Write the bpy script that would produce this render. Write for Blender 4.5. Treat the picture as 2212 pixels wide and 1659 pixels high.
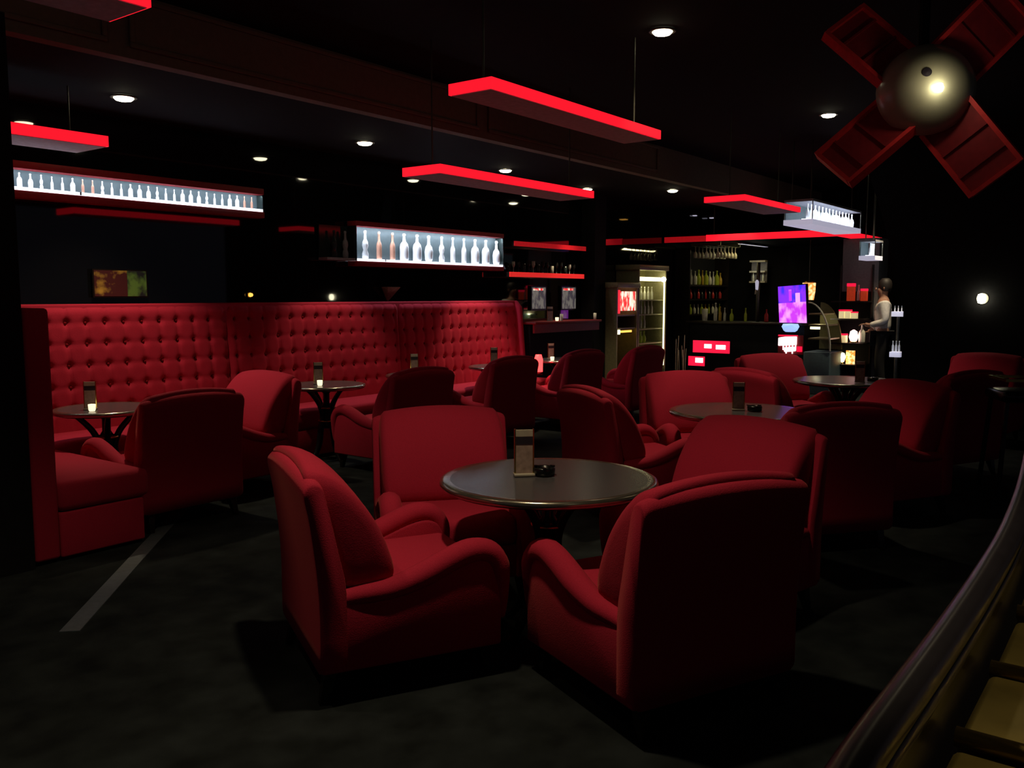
import bpy, bmesh, math, random
from mathutils import Vector, Matrix
random.seed(7)
for o in list(bpy.data.objects): bpy.data.objects.remove(o, do_unlink=True)
scene = bpy.context.scene
C = scene.collection
PI = math.pi

# ------------------------------------------------------------------ camera, world, exposure
F_PX, CAM_H = 1900.0, 1.45
PITCH = math.atan((829.5 - 637) / F_PX)
cam_d = bpy.data.cameras.new('camera'); cam = bpy.data.objects.new('camera', cam_d); C.objects.link(cam)
cam.location = (0, 0, CAM_H); cam.rotation_euler = (PI/2 - PITCH, 0, 0)
cam_d.sensor_width = 36; cam_d.lens = F_PX/2212*36; cam_d.clip_start = 0.02
scene.camera = cam
w = bpy.data.worlds.new('world'); scene.world = w; w.use_nodes = True
w.node_tree.nodes['Background'].inputs[0].default_value = (0.55, 0.55, 0.75, 1)
w.node_tree.nodes['Background'].inputs[1].default_value = 0.028
vs = scene.view_settings
vs.view_transform = 'Standard'; vs.look = 'None'; vs.exposure = 0.1; vs.gamma = 1; vs.use_curve_mapping = False
SPOT = 72.0            # watts of one ceiling downlight

# ------------------------------------------------------------------ room frame: a runs along the mirror wall, n towards it
RZ = math.atan2(.8, .6)
def R(a, n, z=0): return Vector((.6*a - .8*n, .8*a + .6*n, z))
def ray(px, py):
    d = ((px-1106)/F_PX, 1.0, -(py-829.5)/F_PX); c, s = math.cos(PITCH), math.sin(PITCH)
    return Vector((d[0], c*d[1] + s*d[2], -s*d[1] + c*d[2]))
def at(px, py, z):                       # real point at height z
    D = ray(px, py); t = (z-CAM_H)/D.z; return Vector((D.x*t, D.y*t, z))
def on_n(px, py, n0):                    # real point on the plane n = n0 -> (a, z)
    D = ray(px, py); t = n0/(-.8*D.x + .6*D.y); return (.6*D.x + .8*D.y)*t, CAM_H + D.z*t
def on_a(px, py, a0):                    # real point on the plane a = a0 -> (n, z)
    D = ray(px, py); t = a0/(.6*D.x + .8*D.y); return (-.8*D.x + .6*D.y)*t, CAM_H + D.z*t
def AN(P): return .6*P.x + .8*P.y, -.8*P.x + .6*P.y

# ------------------------------------------------------------------ materials
MATS = {}
def mat(name, col, rough=.6, metal=0, var=.12, scale=30, emit=None, es=0, sheen=0, ior=1.45, bump=0, trans=0, alpha=1, spec=None):
    m = bpy.data.materials.new(name); m.use_nodes = True; nt = m.node_tree; b = nt.nodes['Principled BSDF']
    b.inputs['Roughness'].default_value = rough; b.inputs['Metallic'].default_value = metal; b.inputs['IOR'].default_value = ior
    tc = nt.nodes.new('ShaderNodeTexCoord'); nz = nt.nodes.new('ShaderNodeTexNoise'); nz.inputs['Scale'].default_value = scale; nz.inputs['Detail'].default_value = 4
    nt.links.new(tc.outputs['Object'], nz.inputs['Vector'])
    rp = nt.nodes.new('ShaderNodeValToRGB')
    rp.color_ramp.elements[0].position = .3; rp.color_ramp.elements[1].position = .7
    rp.color_ramp.elements[0].color = tuple(c*(1-var) for c in col) + (1,)
    rp.color_ramp.elements[1].color = tuple(min(1, c*(1+var)) for c in col) + (1,)
    nt.links.new(nz.outputs['Fac'], rp.inputs['Fac']); nt.links.new(rp.outputs['Color'], b.inputs['Base Color'])
    if emit: b.inputs['Emission Color'].default_value = tuple(emit) + (1,); b.inputs['Emission Strength'].default_value = es
    if sheen: b.inputs['Sheen Weight'].default_value = sheen; b.inputs['Sheen Roughness'].default_value = .4; b.inputs['Sheen Tint'].default_value = (1, .25, .2, 1)
    if trans: b.inputs['Transmission Weight'].default_value = trans
    if spec is not None: b.inputs['Specular IOR Level'].default_value = spec
    if bump:
        bp = nt.nodes.new('ShaderNodeBump'); bp.inputs['Strength'].default_value = bump; bp.inputs['Distance'].default_value = .01
        nt.links.new(nz.outputs['Fac'], bp.inputs['Height']); nt.links.new(bp.outputs['Normal'], b.inputs['Normal'])
    MATS[name] = m; return m
mat('velvet', (.43, .018, .048), .85, var=.1, scale=220, sheen=.2, bump=.15, spec=.15)
mat('velvet_button', (.22, .006, .012), .9, spec=.1)
mat('carpet', (.014, .017, .018), .95, var=.5, scale=5, bump=.3, spec=.1)
mat('ceiling_paint', (.012, .011, .012), .9, var=.1, spec=.1)
mat('fascia_paint', (.20, .18, .13), .75, var=.08, spec=.2)
mat('black_mirror', (.004, .004, .005), .03, var=.1, ior=1.75)
mat('black_wall', (.008, .008, .010), .7, var=.2, spec=.15)
mat('dark_wood', (.010, .007, .006), .35)
mat('table_top', (.075, .070, .078), .25, var=.15, scale=60)
mat('table_rim', (.36, .33, .27), .22, metal=.9)
mat('table_black', (.008, .008, .009), .25)
mat('brass', (.50, .36, .10), .25, metal=1)
mat('rubber', (.007, .006, .008), .28)
mat('brass_plate', (.30, .23, .07), .38, metal=1, var=.2, scale=12)
mat('slab_edge', (.6, .01, .02), .4, emit=(1, .010, .026), es=.95)
mat('slab_edge_dim', (.5, .01, .02), .4, emit=(1, .012, .02), es=.25)
mat('slab_under', (.72, .68, .76), .6)
mat('red_rail', (.30, .012, .02), .6)
mat('rod', (.10, .10, .08), .4, metal=.8)
mat('lamp_lens', (1, .95, .75), .4, emit=(1, .92, .62), es=14)
mat('lamp_ring', (.15, .15, .13), .4, metal=.6)
mat('light_white', (.9, .9, 1), .4, emit=(.84, .88, 1), es=2.2)
mat('light_soft', (.8, .8, .9), .5, emit=(.72, .70, .9), es=.45)
mat('display_back', (.045, .068, .078), .7, emit=(.30, .50, .60), es=.05)
mat('unlit_white', (.28, .29, .33), .6)
mat('bottle_white', (.85, .9, .95), .25, var=.05)
mat('bottle_amber', (.55, .30, .22), .25)
mat('glass_dark', (.02, .03, .03), .08, ior=1.5)
mat('bottle_green', (.30, .36, .03), .15, emit=(.5, .55, .05), es=.02)
mat('bottle_gold', (.55, .36, .05), .2)
mat('bottle_clear', (.65, .66, .58), .12)
mat('bottle_red', (.45, .03, .03), .25)
mat('card_paper', (.34, .24, .20), .7, var=.25, scale=45)
mat('card_band', (.02, .016, .025), .5)
mat('acrylic', (.42, .38, .30), .25)
mat('candle_glass', (.8, .75, .6), .2, emit=(1, .85, .55), es=1.2)
mat('ashtray', (.006, .006, .007), .25)
mat('dome_metal', (.42, .41, .30), .25, metal=.0, var=.06, scale=8)
mat('blade_red', (.30, .012, .022), .6)
mat('blade_rim', (.75, .03, .035), .55)
mat('red_glow', (1, .05, .03), .4, emit=(1, .03, .03), es=5)
mat('hot_glow', (1, .8, .7), .4, emit=(1, .55, .5), es=6)
mat('grey_panel', (.16, .15, .155), .7)
mat('cab_frame', (.30, .28, .16), .4, metal=.3)
mat('cab_inside', (.20, .18, .07), .6)
mat('cab_tube', (1, 1, .6), .4, emit=(1, .93, .48), es=3)
mat('amber_light', (1, .6, .1), .4, emit=(1, .48, .08), es=1.6)
mat('poster_red', (.7, .02, .03), .4, emit=(1, .03, .05), es=.9)
mat('sign_red', (.7, .01, .03), .4, emit=(1, .01, .06), es=.9)
mat('sign_white', (1, .9, .9), .4, emit=(1, .86, .88), es=2.2)
mat('teal_base', (.10, .16, .19), .5)
mat('skin', (.30, .16, .11), .6, spec=.3)
mat('shirt', (.62, .60, .56), .8)
mat('trouser', (.008, .008, .010), .85)
mat('hair', (.010, .007, .006), .6)
mat('dark_red_paint', (.20, .008, .012), .5)
mat('orange_trim', (.45, .06, .01), .5)
mat('light_streak_paint', (.085, .105, .125), .5, var=.15)

def two_tone(name, c1, c2, scale, es, seed=0.0, stretch=(1, 1, 1), mid=.5):     # glowing blotches of colour: lit artwork, prints and a painted reflection
    m = bpy.data.materials.new(name); m.use_nodes = True; nt = m.node_tree; b = nt.nodes['Principled BSDF']
    tc = nt.nodes.new('ShaderNodeTexCoord'); mp = nt.nodes.new('ShaderNodeMapping'); mp.inputs['Scale'].default_value = stretch; mp.inputs['Location'].default_value = (seed, seed, seed)
    nz = nt.nodes.new('ShaderNodeTexNoise'); nz.inputs['Scale'].default_value = scale; nz.inputs['Detail'].default_value = 3
    rp = nt.nodes.new('ShaderNodeValToRGB'); rp.color_ramp.elements[0].position = mid-.08; rp.color_ramp.elements[1].position = mid+.08
    rp.color_ramp.elements[0].color = c1 + (1,); rp.color_ramp.elements[1].color = c2 + (1,)
    nt.links.new(tc.outputs['Object'], mp.inputs[0]); nt.links.new(mp.outputs[0], nz.inputs['Vector']); nt.links.new(nz.outputs['Fac'], rp.inputs['Fac'])
    nt.links.new(rp.outputs['Color'], b.inputs['Base Color']); nt.links.new(rp.outputs['Color'], b.inputs['Emission Color']); b.inputs['Emission Strength'].default_value = es
    MATS[name] = m
two_tone('art_blue', (.05, .03, .9), (.26, .03, .9), 9, 1.0, 1.3, (1, 1, .5))
two_tone('art_pink', (.9, .35, 1), (.55, .04, .85), 8, 1.1, 4.1, (1, 1, .5))
two_tone('art_orange', (1, .75, .35), (1, .28, .04), 22, 1.2, 2.0)
two_tone('art_red', (1, .85, .65), (.9, .03, .03), 16, 1.2, .4, (1, 1, .45))
two_tone('art_photo', (.32, .31, .27), (.10, .09, .11), 26, .35, 3.3, (1, 1, .4))
two_tone('reflection_amber', (.30, .16, .02), (.04, .006, .006), 9, .3, 7.3, (1, 1, 1), .42)
two_tone('reflection_green', (.07, .12, .02), (.01, .01, .01), 9, .3, 2.2)

# ------------------------------------------------------------------ mesh helpers
class MB:
    def __init__(s): s.v = []; s.f = []
    def box(s, x0, x1, y0, y1, z0, z1):
        i = len(s.v)
        s.v += [(x0,y0,z0),(x1,y0,z0),(x1,y1,z0),(x0,y1,z0),(x0,y0,z1),(x1,y0,z1),(x1,y1,z1),(x0,y1,z1)]
        s.f += [tuple(i+k for k in q) for q in ((0,3,2,1),(4,5,6,7),(0,1,5,4),(1,2,6,5),(2,3,7,6),(3,0,4,7))]
        return s
    def rings(s, rings, cap=True):
        i0 = len(s.v); m = len(rings[0])
        for r in rings: s.v += [tuple(p) for p in r]
        for k in range(len(rings)-1):
            for j in range(m):
                a = i0 + k*m + j; b = i0 + k*m + (j+1) % m
                s.f.append((a, b, b+m, a+m))
        if cap:
            s.f.append(tuple(i0 + j for j in range(m))[::-1]); s.f.append(tuple(i0 + (len(rings)-1)*m + j for j in range(m)))
        return s
    def lathe(s, prof, seg=20, c=(0,0,0), axis='z'):
        rr = []
        for r, h in prof:
            ring = []
            for j in range(seg):
                t = 2*PI*j/seg; x, y = r*math.cos(t), r*math.sin(t)
                ring.append((c[0]+x, c[1]+y, c[2]+h) if axis == 'z' else (c[0]+x, c[1]+h, c[2]-y))
            rr.append(ring)
        return s.rings(rr)
    def tube(s, path, rad, seg=10, sx=1.0):
        P = [Vector(p) for p in path]; rr = []
        n = len(P); rads = rad if isinstance(rad, (list, tuple)) else [rad]*n
        T = [(P[min(k+1, n-1)] - P[max(k-1, 0)]).normalized() for k in range(n)]
        up = Vector((0,0,1)) if abs(T[0].z) < .9 else Vector((1,0,0))
        u = T[0].cross(up).normalized()
        for k in range(n):
            u = (u - T[k]*u.dot(T[k])).normalized(); v = T[k].cross(u)
            rr.append([P[k] + (u*math.cos(2*PI*j/seg)*sx + v*math.sin(2*PI*j/seg))*rads[k] for j in range(seg)])
        return s.rings(rr)
    def prism(s, poly, h0, h1, plane='xz'):        # polygon in a plane pushed along the third axis
        def m(p, h): return {'xz': (p[0], h, p[1]), 'yz': (h, p[0], p[1]), 'xy': (p[0], p[1], h)}[plane]
        return s.rings([[m(p, h0) for p in poly], [m(p, h1) for p in poly]])
    def build(s, name, material, parent=None, smooth=False, bevel=0, seg=2, sub=0):
        me = bpy.data.meshes.new(name); me.from_pydata(s.v, [], s.f)
        bm = bmesh.new(); bm.from_mesh(me); bmesh.ops.recalc_face_normals(bm, faces=bm.faces); bm.to_mesh(me); bm.free()
        me.materials.append(MATS[material])
        o = bpy.data.objects.new(name, me); C.objects.link(o); o.parent = parent
        if smooth:
            for p in me.polygons: p.use_smooth = True
        if bevel:
            b = o.modifiers.new('bevel', 'BEVEL'); b.width = bevel; b.segments = seg; b.limit_method = 'ANGLE'
            for p in me.polygons: p.use_smooth = True
        if sub:
            d = o.modifiers.new('sub', 'SUBSURF'); d.levels = sub; d.render_levels = sub
        return o
def box(name, m, x0, x1, y0, y1, z0, z1, parent=None, bevel=0): return MB().box(x0,x1,y0,y1,z0,z1).build(name, m, parent, bevel=bevel)
def tag(o, label, cat, group=None):
    o['label'] = label; o['category'] = cat
    if group: o['group'] = group
    return o
def thing(name, label, cat, loc=(0,0,0), rz=0.0, group=None):
    o = bpy.data.objects.new(name, None); o.empty_display_size = .1; C.objects.link(o); o.location = loc; o.rotation_euler = (0,0,rz)
    return tag(o, label, cat, group)
def dup(root, loc, rz, label, group=None):
    r = root.copy(); C.objects.link(r); r.location = loc; r.rotation_euler = (0,0,rz); r['label'] = label
    if group: r['group'] = group
    for ch in list(root.children):
        c = ch.copy(); C.objects.link(c); c.parent = r
        for g in list(ch.children):
            d = g.copy(); C.objects.link(d); d.parent = c
    return r
def struct(name, mb, m, **k):
    o = mb.build(name, m, **k); o.rotation_euler = (0,0,RZ); o['kind'] = 'structure'; return o

# ------------------------------------------------------------------ room shell, all in room coordinates (a, n, z)
Z_LOW, Z_HIGH, N_FASC, N_WALL = 2.85, 3.23, 5.06, 6.8
struct('floor', MB().box(-4, 18, -5, 7.2, -.1, 0), 'carpet')
struct('ceiling', MB().box(-4, 18, -5, N_FASC, Z_HIGH, Z_HIGH+.1), 'ceiling_paint')
struct('trim_1', MB().box(-4, 18, N_FASC+.1, 7.2, Z_LOW, Z_LOW+.1), 'ceiling_paint')       # lower ceiling above the booths
fa = struct('trim_2', MB().box(-4, 18, N_FASC, N_FASC+.1, Z_LOW, Z_HIGH), 'fascia_paint')   # step between the two ceilings
def frame(mb, a0, a1, z0, z1, t, n0, n1):
    mb.box(a0, a1, n0, n1, z0, z0+t).box(a0, a1, n0, n1, z1-t, z1).box(a0, a0+t, n0, n1, z0+t, z1-t).box(a1-t, a1, n0, n1, z0+t, z1-t); return mb
for a0, a1 in ((.2, 2.78), (2.98, 6.2), (6.4, 9.6)):
    p = MB().box(a0, a1, N_FASC-.012, N_FASC, Z_LOW+.09, Z_HIGH-.05).build('fascia_panel', 'fascia_paint', fa)
    frame(MB(), a0-.03, a1+.03, Z_LOW+.06, Z_HIGH-.02, .03, N_FASC-.03, N_FASC-.0125).build('panel_molding', 'fascia_paint', fa, bevel=.006)
struct('wall_back', MB().box(1.6, 15.9, N_WALL, N_WALL+.1, 0, Z_LOW), 'black_mirror')
struct('wall_left', MB().box(1.7, 2.12, 4.75, N_WALL, 0, Z_LOW), 'black_wall')
struct('wall_far', MB().box(15.8, 15.95, -5, N_WALL, 0, Z_HIGH), 'black_wall')
struct('wall_right', MB().prism([(-1.5, 0), (2.45, 0), (2.45, 1.4), (2.52, 1.75), (2.64, 2.05), (2.74, 2.4), (2.86, 2.75), (2.95, Z_HIGH), (-1.5, Z_HIGH)], 10.66, 10.9, 'yz'), 'black_wall')
struct('trim_3', MB().box(10.72, 11.02, 6.58, N_WALL, 0, Z_LOW), 'black_wall')                # dark pilaster right of the ledge
# pale streak of light, built as a thin strip on the carpet at left
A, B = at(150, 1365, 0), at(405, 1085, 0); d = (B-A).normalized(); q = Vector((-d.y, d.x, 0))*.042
s = MB().prism([tuple((A-q)[:2]), tuple((A+q)[:2]), tuple((B+q)[:2]), tuple((B-q)[:2])], 0, .004, 'xy').build('light_streak', 'light_streak_paint'); s['kind'] = 'structure'

# ------------------------------------------------------------------ ceiling downlights
dl_src = None
def downlight(P, z, label, power=1.0, ang=76):
    t = thing('downlight', label, 'ceiling light', (P.x, P.y, z), 0, 'round ceiling downlights')
    MB().lathe([(.069, -.002), (.088, -.004), (.092, -.010), (.086, -.014), (.069, -.012)], 28).build('trim_ring', 'lamp_ring', t, smooth=True)
    MB().lathe([(.068, -.001), (.068, -.014), (.055, -.028), (.03, -.034), (.001, -.036)], 24).build('lens', 'lamp_lens', t, smooth=True)
    ld = bpy.data.lights.new('downlight_beam', 'SPOT'); ld.energy = SPOT*power; ld.color = (1, .80, .50); ld.spot_size = math.radians(ang); ld.spot_blend = .55; ld.shadow_soft_size = .06
    lo = bpy.data.objects.new('downlight_beam', ld); C.objects.link(lo); lo.parent = t; lo.location = (0, 0, -.05)
LOWS = [((267, 208), 'bright downlight above the left end of the booth'), ((788, 306), 'downlight left of the long red slab tips'),
        ((1092, 366), 'downlight just above the second red hanging slab'), ((1268, 407), 'downlight at the right tip of the second red slab'),
        ((1453, 410), 'downlight between the second and third red slabs')]
for (px, py), lb in LOWS: downlight(at(px, py, Z_LOW), Z_LOW, lb, 1.2 if px < 300 else 1.5 if px == 1092 else .85, 84 if px < 300 else 54 if px == 1092 else 62)
HIGHS = [((1431, 65), 'largest bright downlight at the top of the picture', 1.3), ((1790, 246), 'downlight beside the red windmill', 1.0)]
for (px, py), lb, pw in HIGHS: downlight(at(px, py, Z_HIGH), Z_HIGH, lb, pw)
for (a, n), lb, pw in (((2.15, 2.0), 'added unseen downlight above the front armchair group', 1.35), ((1.3, 3.3), 'added unseen downlight over the open carpet on the left', .45), ((1.65, -.25), 'added unseen downlight above the escalator landing', 2.2), ((13.0, 2.95), 'added unseen downlight before the grey column, behind the dark wall edge', 2.6)):  # added downlights out of view, for chairs, carpet, escalator, person and column
    downlight(R(a, n), Z_HIGH, lb, pw, 100 if 'front armchair' in lb else 46 if 'escalator' in lb else 76)
for (px, py), lb in (((1585, 443), 'small square ceiling lamp in front of the bar, left one'), ((1660, 455), 'small square ceiling lamp in front of the bar, right one'),
                     ((1500, 465), 'small dim ceiling lamp deep above the bar'), ((1538, 470), 'faintest small ceiling lamp deep above the bar')):
    P = at(px, py, Z_LOW-.02); big = px > 1550
    t = thing('square_lamp', lb, 'ceiling light', P, RZ); h = .055 if big else .035
    frame(MB(), -h-.02, h+.02, -h-.02, h+.02, .02, 0, .02).build('lamp_frame', 'lamp_ring', t).rotation_euler = (PI/2, 0, 0)
    if big:
        ld = bpy.data.lights.new('square_lamp_beam', 'SPOT'); ld.energy = SPOT*.7; ld.color = (1, .82, .5); ld.spot_size = math.radians(90); ld.spot_blend = .5; ld.shadow_soft_size = .05
        lo = bpy.data.objects.new('square_lamp_beam', ld); C.objects.link(lo); lo.parent = t; lo.location = (0, 0, -.04)
    box('lens', 'amber_light' if big else 'light_soft', -h, h, -h, h, -.016, .0, t)

# ------------------------------------------------------------------ hanging red slabs
def slab(a0, a1, n0, n1, zb, th, label, rods, ztop=Z_HIGH, edge='slab_edge'):
    t = thing('hanging_slab', label, 'ceiling panel', R(a0, n0, zb), RZ, 'red edged slabs under the ceiling')
    L, W = a1-a0, n1-n0
    box('underside', 'slab_under', .012, L-.012, .012, W-.012, -.004, .01, t)
    box('core', 'black_wall', .012, L-.012, .012, W-.012, .01, th+.003, t)
    for args in ((0, L, 0, .012), (0, L, W-.012, W), (0, .012, .012, W-.012), (L-.012, L, .012, W-.012)):
        MB().box(args[0], args[1], args[2], args[3], 0, th).build('lit_edge', edge, t)
    for (u, v) in rods:
        MB().tube([(u, v, th+.003), (u, v, ztop-zb)], .006, 8).build('rod', 'rod', t)
def slab_px(c0, c1, zb, W, th, label, rods, **k):     # near corner and far corner of the long right edge
    P, Q = AN(at(*c0, zb)), AN(at(*c1, zb)); n0 = (P[1]+Q[1])/2
    L = Q[0]-P[0]
    slab(P[0], Q[0], n0, n0+W, zb, th, label, [(.12, W/2), (L-.12, W/2)] if rods else [], **k)
slab_px((1055, 191), (1433, 300), 2.54, .30, .06, 'large red edged slab hanging nearest the camera in the middle', True)
slab_px((938, 374), (1295, 427), 2.29, .36, .06, 'red edged slab hanging lower behind the nearest one', True)
slab_px((1597, 433), (1740, 458), 2.35, .42, .055, 'short red edged slab hanging left of the rodded bottle case', True)
a_, n_ = AN(at(235, 317, 2.45)); slab(2.14, a_, n_, n_+.42, 2.45, .07, 'red edged slab cut off by the dark wall at left', [(.15, .2), (a_-2.3, .2)], ztop=Z_LOW)
a_, n_ = AN(at(327, 16, 2.54)); slab(a_-2.0, a_, n_, n_+.3, 2.54, .06, 'red edged slab just peeking in at the top left corner', [(.15, .15), (1.85, .15)])

# ------------------------------------------------------------------ tufted booth
bo = thing('booth_sofa', 'long red tufted velvet booth with tall buttoned back', 'sofa', (0,0,0), RZ)
A0, A1, H_B = 2.13, 8.86, 1.38
def tufted(a0, a1):
    NX, NZ = int((a1-a0)/.0152), 60; mb = MB(); p = .152; rows = [.60, .76, .92, 1.08, 1.24]
    for k in range(NZ+1):
        z = .40 + (H_B-.40)*k/NZ
        for i in range(NX+1):
            a = a0 + (a1-a0)*i/NX; dep = 0
            du = ((a-a0) % p) - p/2; dep += .013*math.exp(-(du/.014)**2)*(1 if .56 < z < 1.28 else .55)
            for r in rows:
                dz = z-r; dep += .022*math.exp(-(du*du+dz*dz)/.0008) + .004*math.exp(-(dz/.016)**2)
            e = min(a-a0, a1-a)/.05; dep += .035*max(0, 1-e)**2
            if z > 1.30: dep += .05*((z-1.30)/.08)**2.2
            mb.v.append((a, 6.50 + .08*(z-.4)/.98 + dep, z))
    for k in range(NZ):
        for i in range(NX):
            b = k*(NX+1)+i; mb.f.append((b, b+1, b+NX+2, b+NX+1))
    bk = mb.build('tufted_back', 'velvet', bo, smooth=True)
    bm = MB()
    j = 0
    while a0 + p*(j+.5) < a1 - .04:
        for r in rows: bm.lathe([(.001, -.014), (.010, -.010), (.012, 0), (.010, .01)], 8, (a0+p*(j+.5), 6.50+.08*(r-.4)/.98+.030, r), 'y')
        j += 1
    x = bm.build('buttons', 'velvet_button', bk, smooth=True); x['kind'] = 'stuff'
secs = [(2.26, 4.65), (4.65, 6.77), (6.77, A1)]
for s0, s1 in secs: tufted(s0, s1)
box('back_frame', 'velvet', 2.26, A1, 6.60, N_WALL-.005, .02, H_B, bo, .012)
MB().prism([(6.40, .02), (6.795, .02), (6.795, H_B), (6.60, H_B), (6.53, 1.30), (6.46, .5)], A1, A1+.07, 'yz').build('end_panel', 'velvet', bo, bevel=.02)
for s0, s1 in secs:
    box('seat_cushion', 'velvet', s0+.006 + (.5 if s0 < 2.3 else 0), s1-.006, 6.02, 6.53, .27, .44, bo, .035)
    box('seat_base', 'velvet', s0 + (.45 if s0 < 2.3 else 0), s1, 6.06, 6.60, .02, .27, bo, .01)
box('wing_back', 'velvet', A0, 2.27, 4.77, 6.79, .02, H_B, bo, .02)
box('wing_cushion', 'velvet', 2.265, 2.80, 4.76, 6.02, .27, .44, bo, .04)
box('wing_base', 'velvet', 2.27, 2.76, 4.77, 6.05, .02, .27, bo, .012)

# ------------------------------------------------------------------ armchairs
def smooth_path(pts, n=6):
    out = []
    P = [Vector(p) for p in pts]; P = [2*P[0]-P[1]] + P + [2*P[-1]-P[-2]]
    for i in range(1, len(P)-2):
        for k in range(n):
            t = k/n; a, b, c, d = P[i-1], P[i], P[i+1], P[i+2]
            out.append(.5*((2*b) + (c-a)*t + (2*a-5*b+4*c-d)*t*t + (3*b-a-3*c+d)*t**3))
    out.append(P[-2]); return out
def loft_x(prof, half, crown, ends, n=14, zref=.4, zspan=.42, curve=0.0):
    cy = sum(p[0] for p in prof)/len(prof); cz = sum(p[1] for p in prof)/len(prof); rr = []
    ts = [-1, -.985, -.95, -.9] + [-.9+1.8*k/n for k in range(1, n)] + [.9, .95, .985, 1]
    for t in ts:
        e = max(0, (abs(t)-.9)/.1); sc = 1-ends*(1-math.sqrt(max(0, 1-e*e)))
        ring = []
        for y, z in prof:
            yy, zz = cy+(y-cy)*sc, cz+(z-cz)*sc
            f = max(0, (zz-zref)/zspan)
            ring.append((t*half, yy + curve*t*t*f, zz + crown*(1-t*t)*f))
        rr.append(ring)
    return MB().rings(rr)
def make_chair():
    t = thing('armchair', '', 'armchair', group='red velvet club armchairs')
    shell = smooth_path([(0,-.35,.12), (0,-.352,.40), (0,-.385,.66), (0,-.405,.755), (0,-.405,.79), (0,-.38,.812), (0,-.345,.80), (0,-.325,.74), (0,-.28,.55), (0,-.25,.40), (0,-.25,.12)], 3)
    loft_x([(p.y, p.z) for p in shell], .355, .028, .07, curve=.012).build('back_shell', 'velvet', t, smooth=True)
    cush = smooth_path([(0,-.20,.385), (0,-.10,.395), (0,-.062,.44), (0,-.075,.52), (0,-.125,.64), (0,-.20,.745), (0,-.275,.812), (0,-.345,.835), (0,-.372,.815), (0,-.36,.76), (0,-.30,.58), (0,-.26,.42)], 3)
    loft_x([(p.y, p.z) for p in cush], .325, .030, .5, curve=-.012).build('back_cushion', 'velvet', t, smooth=True)
    sc = MB().box(-.272, .272, -.24, .352, .275, .415).build('seat_cushion', 'velvet', t, bevel=.045, seg=4)
    MB().box(-.28, .28, -.27, .325, .12, .28).build('seat_base', 'velvet', t, bevel=.01)
    top = smooth_path([(0,-.35,.40), (0,-.27,.372), (0,-.16,.362), (0,-.04,.378), (0,.08,.420), (0,.18,.455), (0,.26,.468), (0,.315,.45), (0,.345,.40)], 4)
    for s in (-1, 1):
        poly = [(-.345, .12), (.345, .12)] + [(p.y, p.z) for p in reversed(top)]
        arm = MB().prism(poly, s*.265, s*.352, 'yz').build('arm_panel', 'velvet', t, bevel=.012)
        roll = smooth_path([(s*.318,-.30,.378), (s*.318,-.20,.385), (s*.318,-.08,.392), (s*.318,.04,.425), (s*.318,.15,.47), (s*.318,.23,.493), (s*.318,.295,.483), (s*.318,.335,.44), (s*.318,.349,.37), (s*.318,.352,.28), (s*.318,.352,.22)], 4)
        n = len(roll); rad = [.028 + .018*min(1, k/(n*.3)) if k < n*.72 else .046 - .030*((k-n*.72)/(n*.28)) for k in range(n)]
        MB().tube(roll, rad, 12, sx=1.15).build('arm_roll', 'velvet', arm, smooth=True)
        for y, dy in ((.29, .012), (-.30, -.035)):
            MB().rings([[(s*(.29+ox*r)+s*o, y+oy*r+d2, z) for ox, oy in ((-1,-1),(1,-1),(1,1),(-1,1))] for z, r, o, d2 in ((.0, .014, .012, dy), (.125, .026, 0, 0))]).build('leg', 'dark_wood', t, bevel=.003)
    return t
chair0 = make_chair()
def face(fx, fy): return math.atan2(-fx, fy)            # rotation that turns +Y to (fx, fy)
chairs = []
def rc(a, n, rot=0): P = R(a, n); return (P.x, P.y, RZ+rot)
CH = [  # x, y, rz, label
 (-.50, 3.42, face(.905, .425), 'foreground red armchair seen from its side, left of the nearest table'),
 (.53, 3.16, face(-.48, .877), 'foreground red armchair turned back to camera, right of the nearest table'),
 (-.31, 4.31, face(.22, -.97), 'red armchair facing the camera behind the nearest round table'),
 (.92, 3.98, face(-.76, -.64), 'brightly lit red armchair facing left, right behind the nearest table'),
 (.80, 5.80, face(.93, .36), 'red armchair seen from its side, left of the second centre table'),
 (1.40, 6.50, face(.16, -.98), 'dim red armchair facing camera behind the second centre table'),
 (1.74, 5.16, face(-.25, .97), 'dark red armchair with its back to camera, in front of second centre table'),
 (2.47, 5.95, face(-.92, -.40), 'dim red armchair facing left, right of the second centre table'),
 (2.17, 7.28, face(.85, .53), 'small dark armchair back left of the far right table'),
 (2.66, 8.55, face(.15, -.98), 'lit red armchair facing camera under the bright bar sign'),
 (3.50, 7.22, face(-.45, .89), 'almost black armchair back at right with a thin lit red top'),
 (4.62, 8.72, face(-.7, -.7), 'far armchair with orange lit top at the dark right wall'),
 rc(3.18, 5.24) + ('red armchair with its dark back to camera at the left booth table',),
 rc(3.98, 5.64, PI/2) + ('glowing lit armchair facing left between the first two booth tables',),
 rc(5.31, 5.25) + ('red armchair with a lit arm facing the booth, behind the centre group',),
 rc(6.82, 5.44) + ('red armchair facing the booth in front of the third card stand',),
 rc(8.12, 5.45) + ('red armchair facing the booth near the glowing red lamp',),
 rc(9.20, 5.26) + ('red armchair nearest the lit glass cabinet',),
]
for i, (x, y, rz, lb) in enumerate(CH):
    if i == 0: chair0.location = (x, y, 0); chair0.rotation_euler = (0,0,rz); chair0['label'] = lb
    else: dup(chair0, (x, y, 0), rz, lb, 'red velvet club armchairs')

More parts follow.
